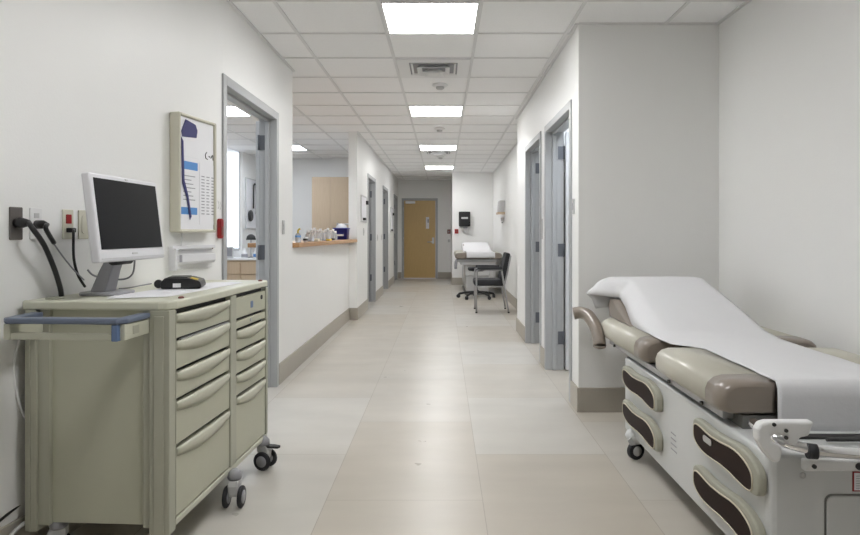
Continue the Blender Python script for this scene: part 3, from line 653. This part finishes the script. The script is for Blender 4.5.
def sheet_mesh(prof, edges, NX=26, amp=.003, drape=0, seed=0):
    """prof: list (y,z) along the length; edges(i)-> (xl, xr) ; returns verts rows"""
    rows = []
    for i, (y, z) in enumerate(prof):
        xl, xr, dl, dr = edges(i, y, z); row = []
        for k in range(NX+1):
            u = k/NX; x = xl+(xr-xl)*u
            e = min(1, max(0, 1-u/.16)); e2 = min(1, max(0, 1-(1-u)/.12))
            zz = z-dl*e*e-dr*e2*e2
            wv = math.sin(7*x+9*y+seed)*math.sin(13*y-5*x)*.5+.3*math.sin(31*x+4*y)*math.sin(17*y+3*x)
            row.append((x, y, zz+amp*wv))
        rows.append(row)
    return rows
def resample(pts, n):
    L = [0]
    for a, b in zip(pts[:-1], pts[1:]): L.append(L[-1]+math.hypot(b[0]-a[0], b[1]-a[1]))
    out = []
    for k in range(n+1):
        t = L[-1]*k/n; j = max(i for i in range(len(L)) if L[i] <= t+1e-9); j = min(j, len(pts)-2)
        f = (t-L[j])/(L[j+1]-L[j]); out.append((pts[j][0]+(pts[j+1][0]-pts[j][0])*f, pts[j][1]+(pts[j+1][1]-pts[j][1])*f))
    return out

TX, TY = 1.495, 3.2
et = empty('exam_table', (TX, TY, 0)); tag(et, 'white exam table with beige pads and brown side handles in right alcove', 'exam table')
def L(x, y, z=0): return (x-TX, y-TY, z)
OT = Matrix.Translation((-TX, -TY, 0))
mb = MB(OT); mb.prism([(1.075, 2.12), (1.081, 2.098), (1.10, 2.09), (1.83, 2.09), (1.88, 2.11), (1.90, 2.16), (1.90, 3.74), (1.86, 3.79), (1.11, 3.79), (1.075, 3.74)], 'z', .125, .548); mb.build('body', 'tablewhite', et, bevel=.012, seg=3)
mb = MB(OT); mb.box(1.12, 1.86, 2.37, 4.18, .548, .598); mb.build('deck_frame', 'underframe', et)
mb = MB(OT); mb.box(1.075, 1.12, 2.44, 4.10, .566, .596); mb.box(1.86, 1.90, 2.44, 4.10, .566, .596); mb.build('side_rail', 'silver', et, bevel=.004)
for yy in (2.62, 3.0, 3.95):
    MB(OT).cyl((1.062, yy, .578), (1.072, yy, .578), .009, n=10).build('bolt', 'dark', et)
MB(OT).box(1.258, 1.732, 2.39, 3.20, .60, .722).build('seat_cushion', 'taupe', et, bevel=.02, seg=3)
for mir, x in ((False, 1.03), (True, 1.735)):
    pad(et, x-TX, 2.36-TY, 3.10-TY, .60, mir, .13); pad(et, x-TX, 3.29-TY, 4.18-TY, .60, mir, .13)
    MB(OT).box(x, x+.2, 3.08, 3.12, .61, .70).build('pad_gap_plate', 'underframe', et) if False else None
# raised backrest
bp = [(3.30, .60), (4.18, .60), (4.20, .66)]
mb = MB(OT); mb.prism([(3.24, .602), (4.14, .602), (4.17, .625), (4.26, .93), (4.245, .965), (4.20, .97), (3.60, .795), (3.42, .735), (3.24, .722)], 'x', 1.26, 1.73); mb.build('backrest', 'taupe', et, bevel=.02, seg=3)
mb = MB(OT); mb.prism([(3.74, .7265), (4.20, .7265), (4.235, .80), (4.20, .845), (4.12, .845), (4.06, .825)], 'x', 1.10, 1.255); mb.build('headrest_wing', 'taupe', et, bevel=.012, seg=3)
mb = MB(OT); mb.prism([(3.74, .7265), (4.20, .7265), (4.235, .80), (4.20, .845), (4.12, .845), (4.06, .825)], 'x', 1.735, 1.86); mb.build('headrest_wing', 'taupe', et, bevel=.012, seg=3)
mb = MB(OT); mb.tube([(.905, 4.27, .735), (.935, 4.255, .742), (.97, 4.21, .73), (.995, 4.14, .68), (1.0, 4.07, .62), (.998, 4.03, .575)], [.034, .037]+[.037]*18+[.036]*20, 14) if False else mb.tube([(.878, 4.27, .738), (.925, 4.26, .745), (.965, 4.22, .730), (.99, 4.14, .68), (.998, 4.08, .62), (.998, 4.04, .56)], .041, 14, sub=5)
mb.lathe((.998, 4.035, .565), [(.040, .0), (.034, -.014), (.012, -.022)], 14); gh = mb.build('grip_handle', 'taupe', et)
MB(OT).cyl((.99, 4.13, .66), (1.09, 4.13, .60), .014).build('grip_stem', 'steel', gh)
# drawers on the aisle side
def outline(yf, yn, zc, hh, grow=0, n=44, droop=.012):
    pts = []
    for k in range(n):
        a = 2*PI*k/n; ca, sa = math.cos(a), math.sin(a); e = 2/3.4
        u = abs(ca)**e*(1 if ca > 0 else -1); v = abs(sa)**e*(1 if sa > 0 else -1)
        L2 = (yf-yn)/2+grow; y = (yf+yn)/2+u*L2; t_ = (u+1)/2           # t_ = 1 at far end
        c = zc+droop*math.sin(PI*(t_-.5))+.014*math.sin(2*PI*t_)
        h = hh+grow+(.004*math.cos(2*PI*t_)) - .010*max(0, math.sin(PI*(t_-.25)*1.3))*(1 if v < 0 else .3)
        pts.append((y, c+v*h))
    return pts
for yf, yn in ((3.70, 3.09), (2.66, 2.098)):
    for zc in (.456, .262):
        d = MB(OT).prism(outline(yf, yn, zc, .068), 'x', 1.045, 1.076).build('drawer', 'rim', et, bevel=.010, seg=3)
        ins = outline(yf-.018, yn+.042, zc-.008, .051)
        MB(OT).prism(ins, 'x', 1.042, 1.0449).build('handle_inset', 'brown', d)
        MB(OT).tube([(1.043, y, z) for y, z in ins], .0032, 6, closed=True).build('piping', 'piping', d)
        if yf < 3 and zc > .4: MB(OT).prism([(y*1.0+2.50, z+.463) for y, z in rrect(-.038, .038, -.012, .012, .010)], 'x', 1.039, 1.0419).build('maker_badge', 'steel', d)
mb = MB(OT)
for k in range(4): mb.box(1.0735, 1.0748, 2.93-.005*k, 2.99, .34-.025*k, .345-.025*k)
mb.build('printed_marks', 'ink', et)
# front end
MB(OT).prism([(x, z) for x, z in rrect(1.262, 1.74, .14, .415, .02)], 'y', 2.083, 2.0905).build('front_panel', 'tablewhite', et, bevel=.002)
mb = MB(OT); mb.prism([(x, z) for x, z in rrect(1.256, 1.746, .135, .421, .024)], 'y', 2.088, 2.091); mb.build('panel_seam', 'underframe', et)
mb = MB(OT); mb.box(1.175, 1.82, 2.062, 2.09, .503, .543); mb.build('bar_mount', 'white', et, bevel=.008)
for x in (1.205, 1.352, 1.65): MB(OT).cyl((x, 2.056, .522), (x, 2.062, .522), .007 if x < 1.3 else .012, n=14).build('mount_bolt', 'dark', et)
MB(OT).lathe((1.184, 2.0895, .483), [(.010, 0), (.010, -.003), (.004, -.004)], axis='y').build('screw', 'steel', et)
bar = MB(OT).tube([(1.11, 2.27, .60), (1.095, 2.17, .604), (1.10, 2.11, .60), (1.16, 2.062, .586), (1.26, 2.035, .577), (1.45, 2.03, .572), (1.72, 2.035, .572), (1.84, 2.07, .572), (1.87, 2.2, .575)], .018, 14, sub=5).build('front_bar', 'chrome', et)
for x in (1.187, 1.80): MB(OT).cyl((x-.014, 2.045, .578), (x+.014, 2.040, .577), .024).build('bar_clamp', 'rubber', bar)
bp_ = [at(x_, y_, 2.10) for x_, y_ in ((760, 417), (753, 419), (749.5, 425), (750, 435), (756, 446), (763, 455), (768, 458), (772, 455), (774, 447), (772, 441), (764, 436), (763, 431), (768, 429.5), (778, 431), (781, 440), (788, 440), (791, 433), (800, 431), (805, 417))]
br_ = MB(OT).prism([(p.x, p.z) for p in bp_], 'y', 2.045, 2.085).build('hinge_bracket', 'white', et, bevel=.010, seg=3)
for x_, y_ in ((773, 424), (785, 430), (785, 437)): p = at(x_, y_, 2.05); MB(OT).cyl((p.x, 2.040, p.z), (p.x, 2.046, p.z), .006, n=12).build('bracket_hole', 'dark', br_)
st = MB(OT).box(1.348, 1.44, 2.0865, 2.0893, .43, .495).build('warning_sticker', 'red', et)
MB(OT).box(1.352, 1.436, 2.0855, 2.0866, .434, .491).build('sticker_face', 'paper', st)
mb = MB(OT)
for k in range(6): mb.box(1.358, 1.42-.008*(k % 2), 2.0850, 2.0856, .440+.008*k, .442+.008*k)
mb.build('sticker_text', 'ink', st)
mb = MB(OT); mb.box(1.22, 1.80, 2.25, 2.29, .549, .556); mb.cyl((1.33, 2.2, .565), (1.85, 2.2, .565), .008); mb.build('slide_mechanism', 'dark', et)
for x, y in ((1.10, 3.60), (1.86, 3.60), (1.86, 2.3)):
    cs = MB(OT @ Matrix.Translation((x, y, 0))).lathe((0, 0, 0), [(.02, .165), (.055, .155), (.065, .13), (.05, .10), (.03, .095)]).build('caster', 'tablewhite', et)
    T = OT @ Matrix.Translation((x-.01, y-.01, 0)) @ Matrix.Rotation(R(20), 4, 'Z')
    MB(T).lathe((0, -.016, .05), [(.02, 0), (.046, 0), (.05, .004), (.05, .028), (.046, .032), (.02, .032)], axis='y').build('wheel', 'rubber', cs)
    MB(T).lathe((0, -.018, .05), [(.001, 0), (.028, 0), (.028, .036), (.001, .036)], axis='y').build('hub', 'lgrey', cs)
    MB(T).prism([(-.05, .09), (-.07, .12), (-.03, .15), (.04, .15), (.05, .10), (.02, .09)], 'y', -.024, -.019).build('wheel_guard', 'tablewhite', cs)
# sheet over the table
prof = resample([(2.345, .542), (2.345, .60), (2.345, .69), (2.350, .712), (2.370, .7275), (2.6, .728), (3.1, .728), (3.28, .730), (3.42, .745), (3.6, .806), (3.9, .898), (4.15, .972), (4.22, .988), (4.262, .982), (4.278, .95), (4.285, .86), (4.287, .78)], 72)
def lerp_t(T, y):
    for (a, p), (b, q) in zip(T[:-1], T[1:]):
        if y <= b: f = max(0, (y-a)/(b-a)); return p+(q-p)*f
    return T[-1][1]
def edges(i, y, z):
    if i > 60 and z < .9: f = min(1, (.9-z)/.12); return 1.00+.03*f, 1.75, max(0, z-(.85-.08*f)), 0
    xl = lerp_t([(2.34, 1.236), (2.37, 1.240), (3.04, 1.250), (3.14, 1.13), (3.3, 1.12), (3.78, 1.125), (4.0, 1.15), (4.14, 1.15), (4.20, 1.06), (4.28, .965)], y)
    ze = lerp_t([(3.06, .7275), (3.2, .728), (3.76, .7295), (4.12, .858), (4.28, .87)], y)
    xr = lerp_t([(3.3, 1.745), (4.2, 1.735)], y)
    return xl, xr, max(0, z-ze), lerp_t([(3.4, 0), (4.1, .02)], y)
rows = sheet_mesh(prof, edges, 30, .003)
mb = MB(); mb.loft(rows, caps=False, closed=False); o = mb.build('table_sheet', 'sheet', loc=(1.495, 3.2, .735))
s = o.modifiers.new('solid', 'SOLIDIFY'); s.thickness = .003; s.offset = 1
tag(o, 'white sheet covering the large exam table in the right alcove', 'sheet')

# far exam table
UX, UY = .715, 13.9
ft = empty('exam_table', (UX, UY, 0)); tag(ft, 'far white exam table on a pedestal behind the black armchair', 'exam table')
OT = Matrix.Translation((-UX, -UY, 0))
MB(OT).box(.48, .95, 13.15, 14.9, .04, .62).build('pedestal', 'lgrey', ft, bevel=.02)
MB(OT).box(.46, .97, 13.12, 13.149, .40, .60).build('front_drawer', 'tablewhite', ft, bevel=.01)
MB(OT).box(.60, .83, 13.105, 13.12, .49, .51).build('drawer_pull', 'dark', ft)
MB(OT).box(.36, 1.08, 13.0, 15.2, .63, .69).build('deck_frame', 'lgrey', ft)
MB(OT).box(.30, 1.12, 12.98, 15.1, .69, .745).build('side_rail', 'silver', ft, bevel=.01)
MB(OT).box(.46, .97, 12.97, 14.2, .75, .865).build('seat_cushion', 'taupe', ft, bevel=.02, seg=3)
for mir, x in ((False, .25), (True, .98)): pad(ft, x-UX, 12.92-UY, 13.9-UY, .75, mir, .14); pad(ft, x-UX, 14.0-UY, 14.9-UY, .75, mir, .14)
MB(OT).prism([(14.0, .87), (15.1, .87), (15.15, 1.02), (15.05, 1.04), (14.3, .945)], 'x', .46, .97).build('backrest', 'taupe', ft, bevel=.02)
MB(OT).tube([(.30, 13.05, .72), (.27, 12.95, .70), (.26, 12.93, .62), (.26, 12.93, .55)], .03, 10, sub=3).build('grip_handle', 'grey', ft)
MB(OT).tube([(.42, 13.02, .66), (.40, 12.98, .50), (.41, 12.98, .30), (.46, 13.05, .15)], .012, 8, sub=4).build('step_rail', 'steel', ft)
MB(OT).box(.45, .98, 13.1, 15.0, .0, .04).build('base_plate', 'underframe', ft)
prof = resample([(12.905, .77), (12.905, .86), (12.93, .884), (13.3, .884), (13.9, .888), (14.3, .965), (14.7, 1.00), (15.08, 1.055), (15.17, 1.05), (15.18, .93)], 40)
mb = MB(); mb.loft(sheet_mesh(prof, lambda i, y, z: (.48, 1.06, .0, .0) if y < 13.9 else (.44, 1.06, .03, .0), 16, .003), caps=False, closed=False); o = mb.build('table_sheet', 'sheet', loc=(.77, 13.9, .88))
s = o.modifiers.new('solid', 'SOLIDIFY'); s.thickness = .003; s.offset = 1
tag(o, 'white sheet covering the far exam table by the black armchair', 'sheet')

# stool
sx, sy = .66, 12.45
r = empty('swivel_stool', (sx, sy, 0)); tag(r, 'black wheeled five-star base stool tucked under far exam table', 'stool')
mb = MB(); mb.lathe((0, 0, 0), [(.035, .07), (.045, .10), (.04, .16), (.02, .17), (.02, .55)]); mb.build('column', 'black', r)
for k in range(5):
    a = 2*PI*k/5+.35; c, s_ = math.cos(a), math.sin(a)
    MB().tube([(.03*c, .03*s_, .125), (.2*c, .2*s_, .11), (.36*c, .36*s_, .08)], .022, 8, sub=3).build('leg', 'black', r)
    mb = MB(Matrix.Translation((.37*c, .37*s_, 0)) @ Matrix.Rotation(a+.9, 4, 'Z')); mb.lathe((0, -.025, .035), [(.01, 0), (.033, .0), (.035, .005), (.035, .045), (.033, .05), (.01, .05)], axis='y', n=14); mb.cyl((0, 0, .04), (0, 0, .085), .01); mb.build('caster', 'rubber', r)
MB().lathe((0, 0, 0), [(.02, .53), (.15, .54), (.17, .56), (.175, .59), (.16, .61), (.001, .617)]).build('seat', 'fabric', r)

# armchair
ch = empty('armchair', (.79, 10.42, 0)); tag(ch, 'black upholstered armchair with grey metal frame against the right wall', 'chair')
OT = Matrix.Translation((-.79, -10.42, 0))
for Y, n_ in ((10.15, 0), (10.70, 1)):
    MB(OT).tube([(.535, Y, .012), (.535, Y, .64), (.545, Y, .675), (.58, Y, .69)], .014, 8).build('leg', 'silver', ch)
    MB(OT).tube([(1.05, Y, .012), (.985, Y, .40), (.94, Y, .67)], .014, 8, sub=3).build('leg', 'silver', ch)
    MB(OT).tube([(.975, Y, .42), (1.03, Y, .65), (1.085, Y, .92)], .013, 8, sub=3).build('back_support', 'silver', ch)
    MB(OT).tube([(.57, Y, .69), (.95, Y, .685)], .010, 8).build('arm_rail', 'silver', ch)
    MB(OT).box(.55, .95, Y-.032, Y+.032, .695, .74).build('armrest', 'fabric', ch, bevel=.012, seg=3)
    for x in (.535, 1.05): MB(OT).cyl((x, Y, 0), (x, Y, .02), .017, n=10).build('foot', 'black', ch)
MB(OT).box(.50, 1.0, 10.18, 10.67, .43, .53).build('seat', 'fabric', ch, bevel=.03, seg=3)
MB(OT).prism([(.925, .50), (1.0, .49), (1.080, .93), (1.07, .955), (1.02, .96), (.92, .56)], 'y', 10.17, 10.68).build('backrest', 'fabric', ch, bevel=.015, seg=3)
mb = MB(OT)
for x in (.55, .95): mb.tube([(x, 10.15, .42), (x, 10.70, .42)], .011, 8)
for Y in (10.15, 10.70): mb.tube([(.535, Y, .42), (.985, Y, .42)], .011, 8)
mb.build('seat_frame', 'silver', ch)

# things glimpsed in the side room
r = empty('wall_phone', (1.60, 6.079, 1.1)); MB().box(-.09, .09, -.05, -.001, 0, .4).build('phone_body', 'white', r, bevel=.01); MB().box(-.05, .0, -.07, -.051, .15, .33).build('phone_handset', 'dark', r, bevel=.01)
tag(r, 'white wall phone in the side room behind the nearest right doorway', 'phone')

# ------------------------------------------------------------------ world, camera, view
w = bpy.data.worlds.new('world'); bpy.context.scene.world = w; w.use_nodes = True
w.node_tree.nodes['Background'].inputs[0].default_value = (.8, .85, 1, 1); w.node_tree.nodes['Background'].inputs[1].default_value = .5
cam = bpy.data.cameras.new('camera'); co = bpy.data.objects.new('camera', cam); C.objects.link(co)
co.location = (0, 0, HC); co.rotation_euler = (PI/2, 0, 0)
cam.sensor_fit = 'HORIZONTAL'; cam.sensor_width = 36; cam.lens = F*36/860
cam.shift_x = -(CX-430)/860; cam.shift_y = (CY-267.5)/860; cam.clip_start = .05
S = bpy.context.scene; S.camera = co
S.view_settings.view_transform = 'Standard'; S.view_settings.look = 'None'; S.view_settings.gamma = 1; S.view_settings.exposure = .8
S.view_settings.use_curve_mapping = False
S.cycles.use_denoising = True; S.cycles.diffuse_bounces = 6; S.cycles.max_bounces = 10; S.cycles.caustics_reflective = False; S.cycles.caustics_refractive = False
